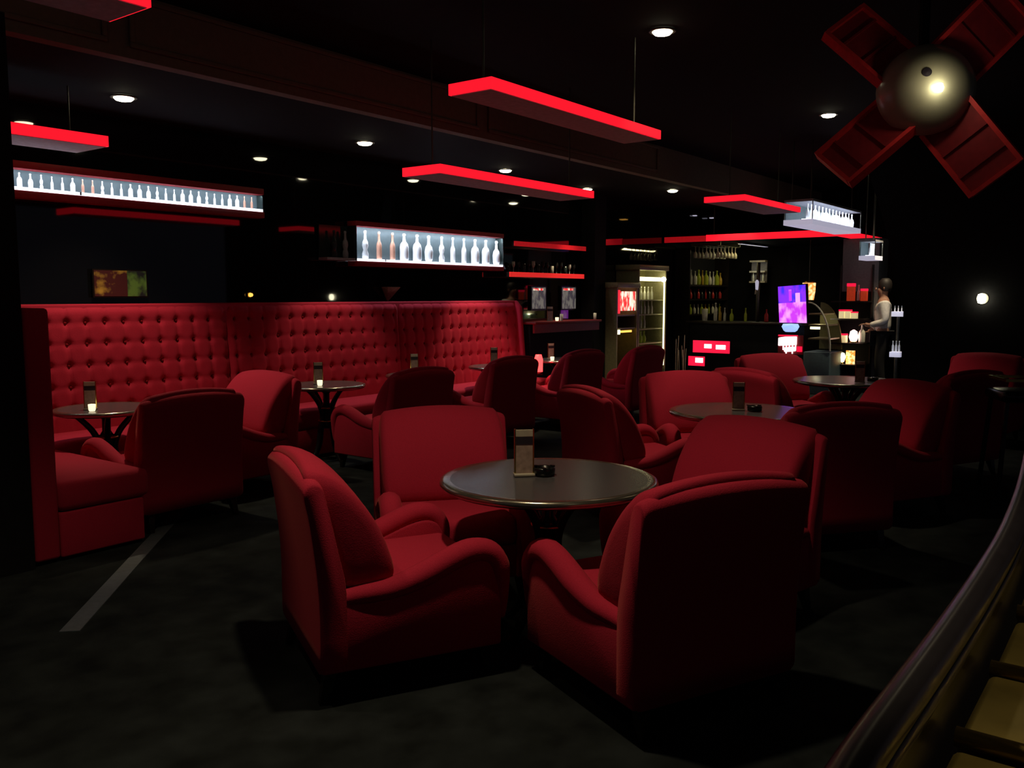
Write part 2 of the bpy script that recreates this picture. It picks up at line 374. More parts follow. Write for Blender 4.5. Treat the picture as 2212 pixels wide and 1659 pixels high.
# ------------------------------------------------------------------ round tables
def make_table(rad, H=.68, foot=1.0):
    t = thing('round_table', '', 'table', group='round pedestal tables')
    k = rad
    MB().lathe([(k-.045, H-.034), (k-.012, H-.032), (k, H-.018), (k-.004, H-.004), (k-.02, H+.002), (k-.05, H-.001)], 56).build('rim', 'table_rim', t, smooth=True)
    MB().lathe([(.01, H-.030), (k-.045, H-.030), (k-.045, H-.0005), (.01, H-.0005)], 56).build('table_top', 'table_top', t)
    for q in range(4):
        c, s = math.cos(q*PI/2+.5), math.sin(q*PI/2+.5)
        pts = [(.20,.645), (.15,.60), (.085,.52), (.052,.44), (.05,.38), (.075,.28), (.13*foot,.15), (.20*foot,.05), (.25*foot,.018)]
        pa = smooth_path([(r*c, r*s, z) for r, z in pts], 4)
        MB().tube(pa, [.017 + .006*math.sin(PI*i/len(pa)) for i in range(len(pa))], 10).build('leg', 'table_black', t, smooth=True)
    MB().lathe([(.01, .30), (.045, .30), (.05, .33), (.042, .36), (.042, .46), (.05, .48), (.04, .50), (.028, .52), (.028, .60), (.05, .63), (.14, .648), (.01, .65)], 24).build('column', 'table_black', t, smooth=True)
    for z in (.352, .468): MB().lathe([(.068, z), (.076, z+.006), (.076, z+.014), (.068, z+.02), (.066, z+.01)], 24).build('collar', 'brass', t, smooth=True)
    return t
TAB = .682
tabs = []
def card(P, rz, label, z=TAB, s=1.0):
    t = thing('menu_stand', label, 'menu stand', (P[0], P[1], z), rz, 'menu card stands on tables')
    MB().box(-.042*s, .042*s, -.025*s, .025*s, 0, .010*s).build('base', 'acrylic', t, bevel=.002)
    MB().box(-.034*s, .034*s, -.006*s, .006*s, .0101*s, .185*s).build('card', 'card_paper', t)
    MB().box(-.0345*s, .0345*s, -.0075*s, .0075*s, .128*s, .158*s).build('dark_band', 'card_band', t)
    MB().box(-.0345*s, .0345*s, -.0072*s, .0072*s, .160*s, .186*s).build('header', 'acrylic', t)
    for x in (-.037, .037): MB().box((x-.003)*s, (x+.003)*s, -.007*s, .007*s, .0101*s, .19*s).build('edge_strip', 'brass', t)
def tealight(P, label, z=TAB):
    t = thing('tealight', label, 'candle', (P[0], P[1], z), 0, 'small lit tealight glasses')
    MB().lathe([(.018, 0), (.022, .01), (.024, .045), (.021, .046), (.017, .014), (.005, .012)], 16).build('glass_cup', 'candle_glass', t, smooth=True)
    MB().lathe([(.001, .0125), (.006, .02), (.004, .032), (.0008, .042)], 10).build('flame', 'lamp_lens', t, smooth=True)
def ashtray(P, rz, label, z=TAB):
    t = thing('ashtray', label, 'ashtray', (P[0], P[1], z), rz, 'black ashtrays')
    MB().lathe([(.001, .004), (.034, .004), (.038, .034), (.046, .036), (.049, .030), (.046, .002), (.001, 0)], 24).build('bowl', 'ashtray', t, smooth=True)
    for q in range(3):
        c, s = math.cos(q*2.094), math.sin(q*2.094); MB().box(-.006, .006, -.010, .010, -.003, .004).build('rest_notch', 'ashtray', t).location = (.043*c, .043*s, .036)
t0 = make_table(.462); ts = make_table(.34, foot=.76)
def put(src, P, rz, lb, used=set()):
    if src.name in used: dup(src, (P.x, P.y, 0), rz, lb)
    else: used.add(src.name); src.location = (P.x, P.y, 0); src.rotation_euler = (0,0,rz); src['label'] = lb
N1, N2, N3 = Vector((.155, 3.67, 0)), Vector((1.52, 5.84, 0)), Vector((3.03, 7.95, 0))
put(t0, N1, .3, 'nearest and largest looking round table with grey top'); put(t0, N2, .9, 'round table behind the lit right armchair, second in the centre'); put(t0, N3, .2, 'far right round table before the bar')
T = [R(3.12, 5.83), R(5.10, 5.84), R(6.30, 5.84), R(7.56, 5.84), R(8.84, 5.84)]
ord_ = ['leftmost', 'second from left', 'third from left', 'fourth from left', 'last and farthest']
for k, P in enumerate(T): put(ts, P, .4*k, 'small round booth table, %s along the tufted booth' % ord_[k])
P = at(1132, 1027, TAB); card(P, .12, 'menu card stand on the nearest round table', s=1.06)
P = at(1175, 1026, TAB); ashtray(P, .5, 'black ashtray on the nearest round table')
P = at(1595, 886, TAB); card(P, -.2, 'menu card stand on the second centre table'); P = at(1630, 888, TAB); ashtray(P, .5, 'black ashtray on the second centre table')
P = at(1857, 826, TAB); card(P, -.3, 'menu card stand on the far right table before the bar'); P = at(1885, 824, TAB); ashtray(P, .2, 'black ashtray on the far right table before the bar')
for k, (px, py) in enumerate(((196, 884), (688, 829), (895, 805), (1067, 787), (1190, 775))):
    P = at(px, py, TAB); card(P, .25, 'menu card stand on the %s booth table' % ord_[k])
    P = at(px+3, py+4, TAB); tealight(P, 'glowing tealight before the card on the %s booth table' % ord_[k])

# ------------------------------------------------------------------ bottles
def bottle_mesh(kind, h, m, name='bottle'):
    prof = {'slim': [(.06,0),(.095,.02),(.10,.05),(.10,.50),(.085,.58),(.045,.68),(.038,.90),(.05,.91),(.05,.97),(.03,1)],
            'wide': [(.10,0),(.155,.02),(.165,.06),(.17,.50),(.14,.62),(.06,.72),(.045,.90),(.06,.91),(.06,.98),(.03,1)],
            'flask': [(.08,0),(.12,.02),(.15,.10),(.17,.38),(.13,.56),(.06,.66),(.045,.88),(.06,.90),(.06,.98),(.03,1)],
            'waist': [(.08,0),(.11,.03),(.12,.18),(.075,.32),(.115,.48),(.10,.60),(.05,.70),(.04,.90),(.05,.92),(.05,.98),(.03,1)],
            'glass': [(.14,0),(.15,.01),(.03,.05),(.025,.42),(.10,.52),(.17,.70),(.16,1),(.15,1),(.15,.72),(.02,.5)],
            'tumbler': [(.20,0),(.22,.03),(.26,1),(.24,1),(.20,.06),(.02,.05)]}[kind]
    mb = MB().lathe([(r*h, z*h) for r, z in prof], 12)
    o = mb.build(name, m, None, smooth=True); me = o.data; bpy.data.objects.remove(o); return me
BM = {}
def bottle(kind, h, m, loc, label, group, cat='bottle', name='bottle', tilt=0):
    key = (kind, round(h, 3), m)
    if key not in BM: BM[key] = bottle_mesh(kind, h, m, name)
    o = bpy.data.objects.new(name, BM[key]); C.objects.link(o); o.location = loc; o.rotation_euler = (0, tilt, RZ if tilt else random.random()*6)
    return tag(o, label, cat, group)

# wall light boxes above the booth (room coordinates)
def wall_case(a0, a1, zb, zt, n1, dep, label, rail, seams, pw):
    t = thing('bottle_light_box', label, 'light box', R(a0, n1-dep, zb), RZ)
    L, Hh = a1-a0, zt-zb
    box('back_panel', 'display_back', 0, L, dep-.015, dep, .02, Hh, t)
    box('light_shelf', 'light_white', 0, L, .0, dep-.016, -.006, .018, t)
    box('bottom_rail', 'red_rail', -.01, L+.01, -.01, dep, -.006-rail, -.0065, t, .004)
    box('top_rail', 'red_rail', -.01, L+.01, -.01, dep, Hh, Hh+rail, t, .004)
    for s in seams: box('divider', 'card_band', s-a0-.006, s-a0+.006, -.002, dep-.016, -.004, Hh*.5 if rail > .06 else .02, t)
    ld = bpy.data.lights.new('added_case_fill', 'AREA'); ld.shape = 'RECTANGLE'; ld.size = L; ld.size_y = .02; ld.energy = pw; ld.color = (.84, .90, 1)  # added fill light that brightens the bottles, no fitting built
    lo = bpy.data.objects.new('added_case_fill', ld); C.objects.link(lo); lo.parent = t; lo.location = (L/2, .012, Hh-.012); lo.rotation_euler = (math.radians(28), 0, 0)
    for x in (-.01, L): box('end_cap', 'glass_dark', x, x+.01, 0, dep, -.006, Hh, t)
    return t
N1b = N_WALL - .02
aL, zL = 2.14, 2.213
aR = on_n(568, 455, N1b-.1)[0]
wall_case(aL, aR, 2.205, 2.352, N1b, .10, 'long narrow light box of small bottles high above the left booth', .055, [aL+1.32], 5.0)
kinds = ['waist', 'slim', 'slim', 'wide', 'wide', 'flask']
pitch = (aR-aL-.06)/38
for k in range(38):
    kd = kinds[(k+5) % 6]; dim = k in (17, 18, 36, 37)
    P = R(aL+.05+pitch*k, N1b-.055, 2.2235)
    lab = {'waist': 'small waisted white lit bottle in the long narrow light box', 'slim': 'small slim white lit bottle in the long narrow light box', 'wide': 'small wide white lit bottle in the long narrow light box', 'flask': 'small flask shaped lit bottle in the long narrow light box'}[kd]
    if dim: lab = 'small slim amber bottle in the long narrow light box'
    bottle('slim' if dim else kd, .105 if kd != 'slim' else .10, 'bottle_amber' if dim else 'bottle_white', P, lab, 'small bottles in the long light box')
b0, b1 = on_n(770, 560, N1b-.12)[0], on_n(1085, 570, N1b-.12)[0]
wall_case(b0, b1, 1.80, 2.145, N1b, .13, 'tall bright light box of large bottles above the right booth end', .05, [on_n(833, 560, N1b-.13)[0]], 12.0)
words = ['leftmost', 'second', 'third', 'fourth', 'fifth', 'sixth', 'seventh', 'eighth', 'ninth', 'tenth', 'eleventh', 'rightmost']
seq = ['waist', 'slim', 'slim', 'wide', 'wide', 'flask', 'waist', 'slim', 'slim', 'wide', 'wide', 'flask']
pxs = [789, 819, 848, 873, 901, 926, 954, 978, 1002, 1026, 1049, 1072]
for k, px in enumerate(pxs):
    a = on_n(px, 540, N1b-.07)[0]
    bottle(seq[k], .29, 'bottle_amber' if k in (1, 2) else 'bottle_white', R(a, N1b-.07, 1.8185), '%s large %s bottle in the tall bright light box' % (words[k], 'reddish' if k in (1, 2) else 'white lit'), 'large bottles in the tall light box')
c0 = on_n(706, 560, N1b-.12)[0]
t = thing('unlit_bottle_shelf', 'dim unlit shelf section left of the tall bright light box', 'shelf', R(c0, N1b-.13, 1.80), RZ)
box('shelf_board', 'unlit_white', 0, b0-c0-.02, 0, .13, -.006, .018, t); box('back_panel', 'glass_dark', 0, b0-c0-.02, .115, .13, .018, .34, t)
for k, px in enumerate((722, 746)):
    a = on_n(px, 540, N1b-.07)[0]; bottle('waist', .27, 'glass_dark' if k == 0 else 'unlit_white', R(a, N1b-.07, 1.8185), 'dim bottle on the unlit shelf, %s one' % ('left' if k == 0 else 'right'), 'bottles on the unlit shelf')
# small things on the mirror wall
a0, z0 = on_n(202, 640, N1b); a1, z1 = on_n(312, 586, N1b)
t = thing('lit_reflection', 'small amber and green painted reflection glowing on the dark mirror wall', 'picture', R(a0, N1b-.02, z0), RZ)  # stands in for a lit area reflected in the mirror wall
L, Hh = a1-a0, z1-z0
box('frame', 'dark_wood', -.01, L+.01, .0, .018, -.01, Hh+.01, t); box('amber_half', 'reflection_amber', 0, L*.62, -.004, -.0005, 0, Hh, t); box('green_half', 'reflection_green', L*.62, L, -.004, -.0005, 0, Hh, t)
a0, z0 = on_n(845, 630, N1b-.05)
t = thing('wall_sconce', 'small beige wedge shaped sconce on the mirror wall under the tall light box', 'wall lamp', R(a0, N1b, z0), RZ)
MB().rings([[(-.02, -.012, -.10), (.0, -.012, -.10), (.0, 0, -.10), (-.02, 0, -.10)], [(-.10, -.10, .05), (.10, -.10, .05), (.10, 0, .05), (-.10, 0, .05)]]).build('shade', 'card_paper', t, bevel=.006)
box('wall_plate', 'brass', -.03, .03, .0005, .018, -.06, .04, t)
a0, z0 = on_n(545, 637, N1b-.03)
t = thing('wall_spark_lamp', 'tiny amber lamp on the mirror wall above the booth back', 'wall lamp', R(a0, N1b, z0), RZ)
MB().lathe([(.001, -.03), (.016, -.022), (.016, -.008), (.02, 0)], 12, (0,0,0), 'y').build('bulb', 'amber_light', t, smooth=True); box('plate', 'brass', -.025, .025, .0005, .018, -.025, .025, t)

# ------------------------------------------------------------------ ledge, shelves and posters right of the booth
def wall_shelf(px0, px1, py, th, dep, label, edge='slab_edge_dim', name='wall_shelf'):
    a0, z0 = on_n(px0, py, N_WALL-dep); a1, z1 = on_n(px1, py, N_WALL-dep); a1 = min(a1, 10.70)
    z = (z0+z1)/2
    t = thing(name, label, 'shelf', R(a0, N_WALL-dep, z-th/2), RZ)
    box('board', 'dark_wood', .0, a1-a0, .014, dep-.003, 0, th, t); box('lit_edge', edge, 0, a1-a0, 0, .0135, 0, th, t)
    return a0, a1, z+th/2
mat('shelf_edge', (.6, .02, .02), .4, emit=(1, .03, .025), es=.55)
a0, a1, zt = wall_shelf(1102, 1262, 595, .06, .22, 'red lit shelf of glasses right of the tall bright light box', 'shelf_edge')
for k in range(15):
    a = a0+.12+(a1-a0-.2)*k/14; hh = .13+.03*random.random()
    bottle('glass' if k % 3 else 'tumbler', hh if k % 3 else hh*.75, 'bottle_clear' if k % 4 == 1 else 'glass_dark', R(a, N_WALL-.10, zt+.0005), 'dim drinking glass on the red lit shelf beside the light box', 'glasses on the red shelf', 'glass', 'drinking_glass')
wall_shelf(1112, 1266, 532, .06, .20, 'upper red edged plank above the glasses, built for a slab reflection', 'slab_edge_dim')  # plank stands in for a red slab reflected in the wall
for px0, px1, lb in ((1148, 1177, 'left'), (1213, 1242, 'right')):
    a0, z0 = on_n(px0, 667, N1b); a1, z1 = on_n(px1, 621, N1b)
    t = thing('poster', '%s of the two small pale framed posters under the red shelf' % lb, 'poster', R(a0, N1b-.01, z0), RZ)
    box('frame', 'dark_wood', -.02, a1-a0+.02, .0, .014, -.02, z1-z0+.02, t); box('print', 'art_photo', 0, a1-a0, -.005, -.0005, 0, z1-z0, t)
    box('print_top', 'art_red', .02, (a1-a0)*.8, -.007, -.0055, (z1-z0)*.86, (z1-z0)*.95, t)
a0, z0 = on_n(1116, 690, 6.35); a1, _ = on_n(1300, 690, 6.35); a1 = min(a1, 10.70); zt = 1.11; a0 = max(a0, 8.96)
t = thing('drinks_ledge', 'red fronted bar height ledge along the wall right of the booth', 'counter', R(a0, 6.35, 0), RZ)
box('top', 'dark_red_paint', 0, a1-a0, 0, .44, zt-.03, zt, t, .006); box('front_band', 'dark_red_paint', .02, a1-a0-.02, .03, .06, zt-.14, zt-.031, t)
box('body', 'black_wall', .05, a1-a0-.05, .12, .44, .0, zt-.032, t)
a, z = on_n(1188, 682, 6.5); P = R(a, 6.5); card(P, RZ-.9, 'menu card stand on the red fronted ledge', z=zt+.0005)
P = R(a+.12, 6.47); tealight(P, 'glowing tealight on the red fronted ledge', z=zt+.0005)
for px, py in ((1213, 697), (1285, 693)):
    a, z = on_n(px, py, 6.42); bottle('tumbler', .09, 'bottle_clear', R(min(a, 10.6), 6.42, zt+.0005), 'clear tumbler near the %s of the red fronted ledge' % ('middle' if px < 1250 else 'right end'), 'tumblers on the ledge', 'glass', 'drinking_glass')
# red lantern behind the row of chairs
P = R(8.22, 5.92)
t = thing('red_lantern', 'glowing red and white lantern on a low stool before the booth end', 'lamp', (P.x, P.y, 0), RZ)
MB().lathe([(.07, 0), (.075, .02), (.03, .04), (.025, .50), (.085, .53), (.085, .545), (.01, .546)], 20).build('stool', 'table_black', t, smooth=True)
MB().lathe([(.01, .547), (.07, .55), (.088, .61), (.08, .67), (.045, .70), (.01, .702)], 20).build('glass_globe', 'hot_glow', t, smooth=True)
MB().lathe([(.01, .56), (.05, .562), (.052, .70), (.035, .76), (.01, .762)], 16, (.12, -.05, 0)).build('red_glass', 'red_glow', t, smooth=True)
MB().tube([(.06, -.02, .535), (.14, -.05, .54), (.17, -.06, .535)], .022, 8).build('bracket', 'table_black', t)

# ------------------------------------------------------------------ lit cabinets
def cabinet(a0, a1, n0, zt, label):
    t = thing('display_cabinet', label, 'cabinet', R(a0, n0, 0), RZ); L = a1-a0; D = N_WALL-.01-n0
    box('back', 'cab_inside', .03, L-.03, D-.03, D, .03, zt-.08, t)
    box('plinth', 'black_wall', 0, L, 0, D, 0, .12, t); box('top_cap', 'cab_frame', -.03, L+.03, -.03, D, zt-.08, zt, t, .008)
    for x in (0, L-.03): box('side_panel', 'cab_frame', x, x+.03, 0, D, .12, zt-.08, t)
    return t, L, D
a0, _ = on_n(1331, 700, 6.4); a1, _ = on_n(1378, 700, 6.4); a2, _ = on_n(1438, 700, 6.4); a0 = max(a0, 11.04)
t, L, D = cabinet(a0, a1-.01, 6.4, 1.63, 'lower lit cabinet with a glowing red panel left of the bottle cabinet')
box('red_panel', 'art_red', .12, L-.05, .01, .02, 1.22, 1.50, t); box('red_surround', 'poster_red', .03, .115, .01, .02, 1.18, 1.52, t)
for z in (.95, 1.14): box('shelf', 'cab_frame', .03, L-.03, .02, D-.03, z, z+.02, t)
box('amber_tube', 'amber_light', .05, L-.12, .03, .06, .90, .93, t)
box('hot_tube', 'cab_tube', .031, .12, .008, .028, .88, .945, t)
t, L, D = cabinet(a1+.01, a2, 6.4, 1.90, 'tall glass cabinet of bottles with a bright yellow tube light')
SH = [.42, .70, .92, 1.14, 1.36]
for z in SH: box('shelf', 'cab_frame', .03, L-.03, .03, D-.03, z, z+.015, t)
box('top_tube', 'cab_tube', .05, L-.16, .02, .05, 1.66, 1.72, t); MB().lathe([(.001, -.04), (.03, -.03), (.042, 0), (.03, .03), (.001, .04)], 16, (L-.10, .0, 1.69)).build('round_bulb', 'lamp_lens', t, smooth=True)
MB().tube([(L-.09, -.01, .35), (L-.09, -.01, 1.64)], .012, 8).build('door_edge', 'cab_tube', t)
ld = bpy.data.lights.new('cabinet_tube_light', 'POINT'); ld.energy = 1.6; ld.color = (1, .9, .5); ld.shadow_soft_size = .1
lo = bpy.data.objects.new('cabinet_tube_light', ld); C.objects.link(lo); lo.parent = t; lo.location = (L*.4, .1, 1.60)
rowm = {1.36: 'bottle_clear', 1.14: 'bottle_clear', .92: 'bottle_clear', .70: 'bottle_green', .42: 'bottle_gold'}
nm = {1.36: 'top', 1.14: 'second', .92: 'third', .70: 'fourth', .42: 'lowest'}
for z in SH:
    for k in range(6 if z > 1.1 else 4):
        P = R(a1+.01+.10+k*.115, 6.4+.14, z+.0155)
        bottle('slim' if z != .70 else 'flask', .20 if z > .8 else .18, rowm[z], P, 'lit %s bottle on the %s shelf of the tall glass cabinet' % ({'bottle_clear': 'pale', 'bottle_green': 'green', 'bottle_gold': 'golden'}[rowm[z]], nm[z]), 'bottles in the tall glass cabinet')
a, z = on_n(1408, 757, 6.1)
t = thing('sign_post', 'pale plate on a thin post in front of the tall glass cabinet', 'sign', R(a, 6.1, 0), RZ)
box('plate', 'acrylic', -.13, .13, -.008, .008, z-.045, z+.045, t); MB().tube([(.12, .02, 0), (.12, .02, z+.03)], .012, 8).build('post', 'acrylic', t); box('foot', 'table_black', .02, .22, -.08, .12, .0, .012, t)

# ------------------------------------------------------------------ bar at the far end
AB = 13.2
n_c, z_c = on_a(1810, 512, AB); n_l, z_l = on_a(1525, 517, AB)
t = thing('bar_canopy', 'long red edged canopy hanging over the far bar', 'canopy', R(AB, 0, 0), RZ)
zc = 2.30
box('deck', 'black_wall', .02, 2.4, n_c+.02, N_WALL-.02, zc+.01, zc+.10, t)
box('lit_edge', 'slab_edge', 0, .02, n_c, n_l, zc, zc+.10, t); box('dim_edge', 'slab_edge_dim', 0, .02, n_l, N_WALL-.03, zc, zc+.09, t); box('lit_edge', 'slab_edge', 0.021, 2.4, n_c, n_c+.02, zc, zc+.10, t)
for v in (n_c+.5, n_l): MB().tube([(.3, v, zc+.1), (.3, v, Z_LOW if v > N_FASC else Z_HIGH)], .01, 8).build('rod', 'rod', t)
t = thing('bar_counter', 'dark bar counter under the red edged canopy', 'counter', R(AB+.2, 0, 0), RZ)
box('front', 'black_wall', .05, .5, 4.5, 6.40, 0, .98, t); box('worktop', 'dark_wood', 0, .62, 4.45, 6.46, .981, 1.02, t, .006); box('foot_rail', 'brass', -.06, -.03, 4.5, 6.4, .14, .17, t)
t = thing('back_bar', 'dark shelving unit on the mirror wall behind the bar', 'shelving', R(13.62, 6.50, 0), RZ)
BL = 1.60
box('back', 'black_wall', 0, BL, .265, .29, 0, 2.2, t)
SHZ = (1.12, 1.38, 1.62)
for z in SHZ: box('shelf', 'dark_wood', .02, BL-.02, 0, .264, z-.025, z, t)
for v in (0, BL-.02): box('upright', 'dark_wood', v, v+.019, 0, .264, 0, 2.2, t)
random.seed(3)
cols = ['bottle_gold', 'bottle_clear', 'bottle_green', 'bottle_green', 'bottle_clear', 'bottle_red']
for s, z in enumerate(SHZ):
    for k in range(10):
        a = 13.62 + .12 + (BL-.24)*k/9; m = cols[(k*2+s) % 5]
        if s == 1: m = 'bottle_red' if k % 2 else 'glass_dark'
        bottle(['slim', 'wide', 'flask'][(k+s) % 3], .22+.05*random.random() if s == 2 else .17, m, R(a, 6.5+.11, z+.0005),
               '%s bottle on the %s shelf behind the bar' % ({'bottle_green': 'green', 'bottle_gold': 'golden', 'bottle_clear': 'clear', 'bottle_red': 'reddish', 'glass_dark': 'dark'}[m], ['low', 'middle', 'upper'][s]), 'bottles behind the bar')
ld = bpy.data.lights.new('added_bar_light', 'AREA'); ld.energy = 6.0; ld.color = (1, .85, .40); ld.shape = 'RECTANGLE'; ld.size = .08; ld.size_y = 1.2  # added light for the back shelves, hung as a strip lamp
t = thing('added_shelf_lamp', 'added slim warm strip lamp under the canopy to light the back shelves', 'lamp', R(14.4, 5.72, zc-.002), RZ+PI/2)
box('strip', 'lamp_ring', -.05, .05, -.6, .6, -.02, 0, t); box('added_diffuser', 'light_soft', -.03, .03, -.58, .58, -.024, -.0205, t)
lo = bpy.data.objects.new('added_bar_light', ld); C.objects.link(lo); lo.parent = t; lo.location = (0, 0, -.03); lo.rotation_euler = (0, math.radians(-28), 0)
# stemware rack
t = thing('glass_rack', 'stemware rack hanging under the left end of the bar canopy', 'rack', R(13.5, 6.2, zc), RZ)
for v in (-.20, 0, .20):
    for u in (-.03, .03): MB().tube([(0, v+u, -.05), (.9, v+u, -.05)], .006, 6).build('rail', 'rod', t)
for u in (.05, .85): box('hanger', 'rod', u, u+.015, -.26, .26, -.045, 0.009, t)
for r_, v in enumerate((-.20, 0, .20)):
    for k in range(6):
        o = bottle('glass', .19, 'bottle_clear' if r_ == 1 else 'acrylic', R(13.6+.14*k, 6.2+v, zc-.052), 'hanging stem glass in the %s row of the bar rack' % ['right', 'middle', 'left'][r_], 'hanging stem glasses', 'glass', 'stem_glass'); o.rotation_euler = (PI, 0, 0)
# counter clutter
for k, (px, kd, h, m, lb) in enumerate(((1545, 'slim', .30, 'bottle_clear', 'tall clear bottle standing on the bar counter'), (1555, 'slim', .24, 'bottle_gold', 'golden bottle standing on the bar counter'), (1565, 'slim', .22, 'bottle_clear', 'shorter clear bottle on the bar counter'),
        (1580, 'flask', .20, 'bottle_green', 'green flask bottle on the bar counter'), (1522, 'tumbler', .20, 'bottle_clear', 'pale jug at the left end of the bar counter'), (1610, 'slim', .22, 'bottle_green', 'slim green bottle by the beer tap'), (1655, 'wide', .20, 'bottle_red', 'reddish bottle right of the beer tap'))):
    n, z = on_a(px, 700, 13.7); bottle(kd, h, m, R(13.7, n, 1.0205), lb, 'bottles on the bar counter')
n, z = on_a(1637, 640, 13.8)
t = thing('beer_tap', 'tall thin chrome beer tap column on the bar counter', 'beer tap', R(13.8, n, 1.0205), RZ)
MB().tube([(0,0,0), (0,0,.95)], .03, 12).build('column', 'lamp_ring', t, smooth=True); MB().tube([(0,0,.5), (-.09,0,.5), (-.11,0,.44)], .014, 8).build('spout', 'acrylic', t, smooth=True); MB().lathe([(.01,0),(.022,.02),(.03,.14),(.01,.17)], 12, (-.05,0,.50)).build('handle', 'light_soft', t, smooth=True)
n1, z0 = on_a(1618, 611, 15.3); n0, z1 = on_a(1653, 562, 15.3)
t = thing('glass_box_shelf', 'pale two tier glass box shelf behind the beer tap', 'shelf', R(15.3, n0, z0), RZ); L, Hh = n1-n0, z1-z0
box('back', 'grey_panel', .1, .12, 0, L, 0, Hh, t)
for z in (0, Hh*.46, Hh-.03): box('tier', 'acrylic', 0, .0995, 0, L, z, z+.03, t)
for k in range(3): bottle('slim', .16, 'bottle_clear', R(15.35, n0+.05+.09*k, z0+.0305), 'pale bottle in the two tier glass box', 'bottles in the glass box')
ld = bpy.data.lights.new('box_light', 'POINT'); ld.energy = .5; ld.color = (.9, .95, .8); lo = bpy.data.objects.new('box_light', ld); C.objects.link(lo); lo.parent = t; lo.location = (-.15, L/2, Hh*.6)
# red menu light boxes on the bar front
def menu_box(px0, px1, py0, py1, whites, label, a0=13.2):
    n1, z1 = on_a(px0, py0, a0); n0, z0 = on_a(px1, py1, a0)
    t = thing('red_menu_light', label, 'sign', R(a0, n0, z0), RZ); L, Hh = n1-n0, z1-z0
    box('red_face', 'sign_red', 0, .02, 0, L, 0, Hh, t); box('casing', 'black_wall', .0205, .048, -.01, L+.01, -.01, Hh+.01, t)
    for u0, u1, v0, v1 in whites: box('white_pane', 'sign_white', -.006, -.0005, L*(1-u1), L*(1-u0), Hh*v0, Hh*v1, t)
    return t
menu_box(1497, 1575, 735, 764, [(.32, .52, .38, .72), (.64, .90, .32, .68)], 'red light box with two white panes on the bar front')
menu_box(1487, 1521, 769, 791, [(.45, .92, .35, .85)], 'smaller red light box with one white pane on the bar front')
for k in range(14):
    px = 1462 + k*2; n, z = on_a(px, 790, 13.15)
t = thing('wire_rack', 'tall wire rack of pale stems at the left end of the bar', 'rack', R(13.1, on_a(1470, 700, 13.1)[0], 0), RZ)
box('tray', 'table_black', -.08, .08, -.13, .13, 0, .03, t)
for k in range(10):
    x, y = random.uniform(-.06, .06), -.11+.024*k; MB().tube([(x, y, .03), (x+random.uniform(-.04, .04), y+random.uniform(-.05, .05), .55+.25*random.random())], .007, 6).build('stem', 'acrylic', t)
# purple backlit cooler panel, lamp, orange lantern, white sign
n1, z1 = on_a(1686, 615, 13.6); n0, z0 = on_a(1742, 698, 13.6); L, Hh = n1-n0, z1-z0
t = thing('backlit_panel', 'blue and magenta backlit panel on the bar', 'light box', R(13.6, n0, z0), RZ); t.rotation_euler = (math.radians(-4), 0, RZ)
box('casing', 'black_wall', .02, .10, -.015, L+.015, -.015, Hh+.015, t); box('blue_art', 'art_blue', 0, .0195, 0, L, Hh*.56, Hh, t); box('pink_art', 'art_pink', 0, .0195, 0, L, 0, Hh*.56-.001, t)
for v0, v1, w0, w1 in ((.2, .36, .55, .8), (.5, .6, .6, .9)): box('magenta_figure', 'art_pink', -.008, -.0005, L*v0, L*v1, Hh*w0, Hh*w1, t)
box('stand', 'black_wall', .03, .09, L*.35, L*.65, 1.035-z0, -.0155, t)
n, z = on_a(1716, 716, 13.45)
t = thing('blue_lamp', 'pale blue glowing lamp under the backlit panel', 'lamp', R(13.27, n, .89), RZ)
mat('blue_glow', (.4, .6, .9), .4, emit=(.32, .52, .9), es=1.0)
MB().lathe([(.07, 0), (.10, .02), (.13, .08), (.11, .12), (.02, .125)], 20).build('shade', 'blue_glow', t, smooth=True); MB().lathe([(.09, -.0), (.09, .0005), (.05, .001)], 16).build('base', 'table_black', t); box('bracket', 'table_black', .02, .178, -.02, .02, -.02, -.0005, t)
n1, z1 = on_a(1735, 611, 13.95); n0, z0 = on_a(1760, 648, 13.95); L, Hh = n1-n0, z1-z0
t = thing('orange_lantern', 'orange lit paper lantern right of the backlit panel', 'lamp', R(13.95, (n0+n1)/2, z0), RZ)
MB().lathe([(.02, 0), (L*.40, .0), (L*.5, Hh*.5), (L*.52, Hh), (.02, Hh)], 20).build('shade', 'art_orange', t, smooth=True); MB().lathe([(.01, Hh), (L*.54, Hh), (L*.54, Hh+.02), (.01, Hh+.02)], 20).build('top_ring', 'brass', t)
MB().tube([(0,0,Hh+.02), (0,0,zc+.005-z0)], .006, 6).build('cord', 'rod', t)
n1, z1 = on_a(1681, 725, 13.1); n0, z0 = on_a(1731, 765, 13.1); L, Hh = n1-n0, z1-z0
t = thing('white_neon_sign', 'bright white and red glowing sign on the bar front', 'sign', R(13.1, n0, z0), RZ)
box('backboard', 'dark_red_paint', .03, .05, -.01, L+.01, -.01, Hh+.01, t)
MB().prism([(L*.22, Hh*.5), (L*1.0, Hh*.42), (L*1.0, Hh*.88), (L*.7, Hh*.95), (L*.22, Hh*.98)], .0, .025, 'yz').build('upper_word', 'sign_white', t, bevel=.01)
MB().prism([(L*.25, Hh*.15), (L*.72, Hh*.08), (L*.78, Hh*.33), (L*.28, Hh*.40)], -.004, .025, 'yz').build('lower_word', 'sign_white', t, bevel=.01)
box('red_border', 'sign_red', .0, .029, L*.2, L, Hh*.985, Hh*1.05, t); box('red_corner', 'sign_red', .0, .029, 0, L*.2, Hh*.12, Hh*.42, t)
for k in range(5): box('drip', 'sign_white', .006, .026, L*(.25+.13*k), L*(.25+.13*k)+.012, 0 if k % 2 else Hh*.2, Hh*.5, t)
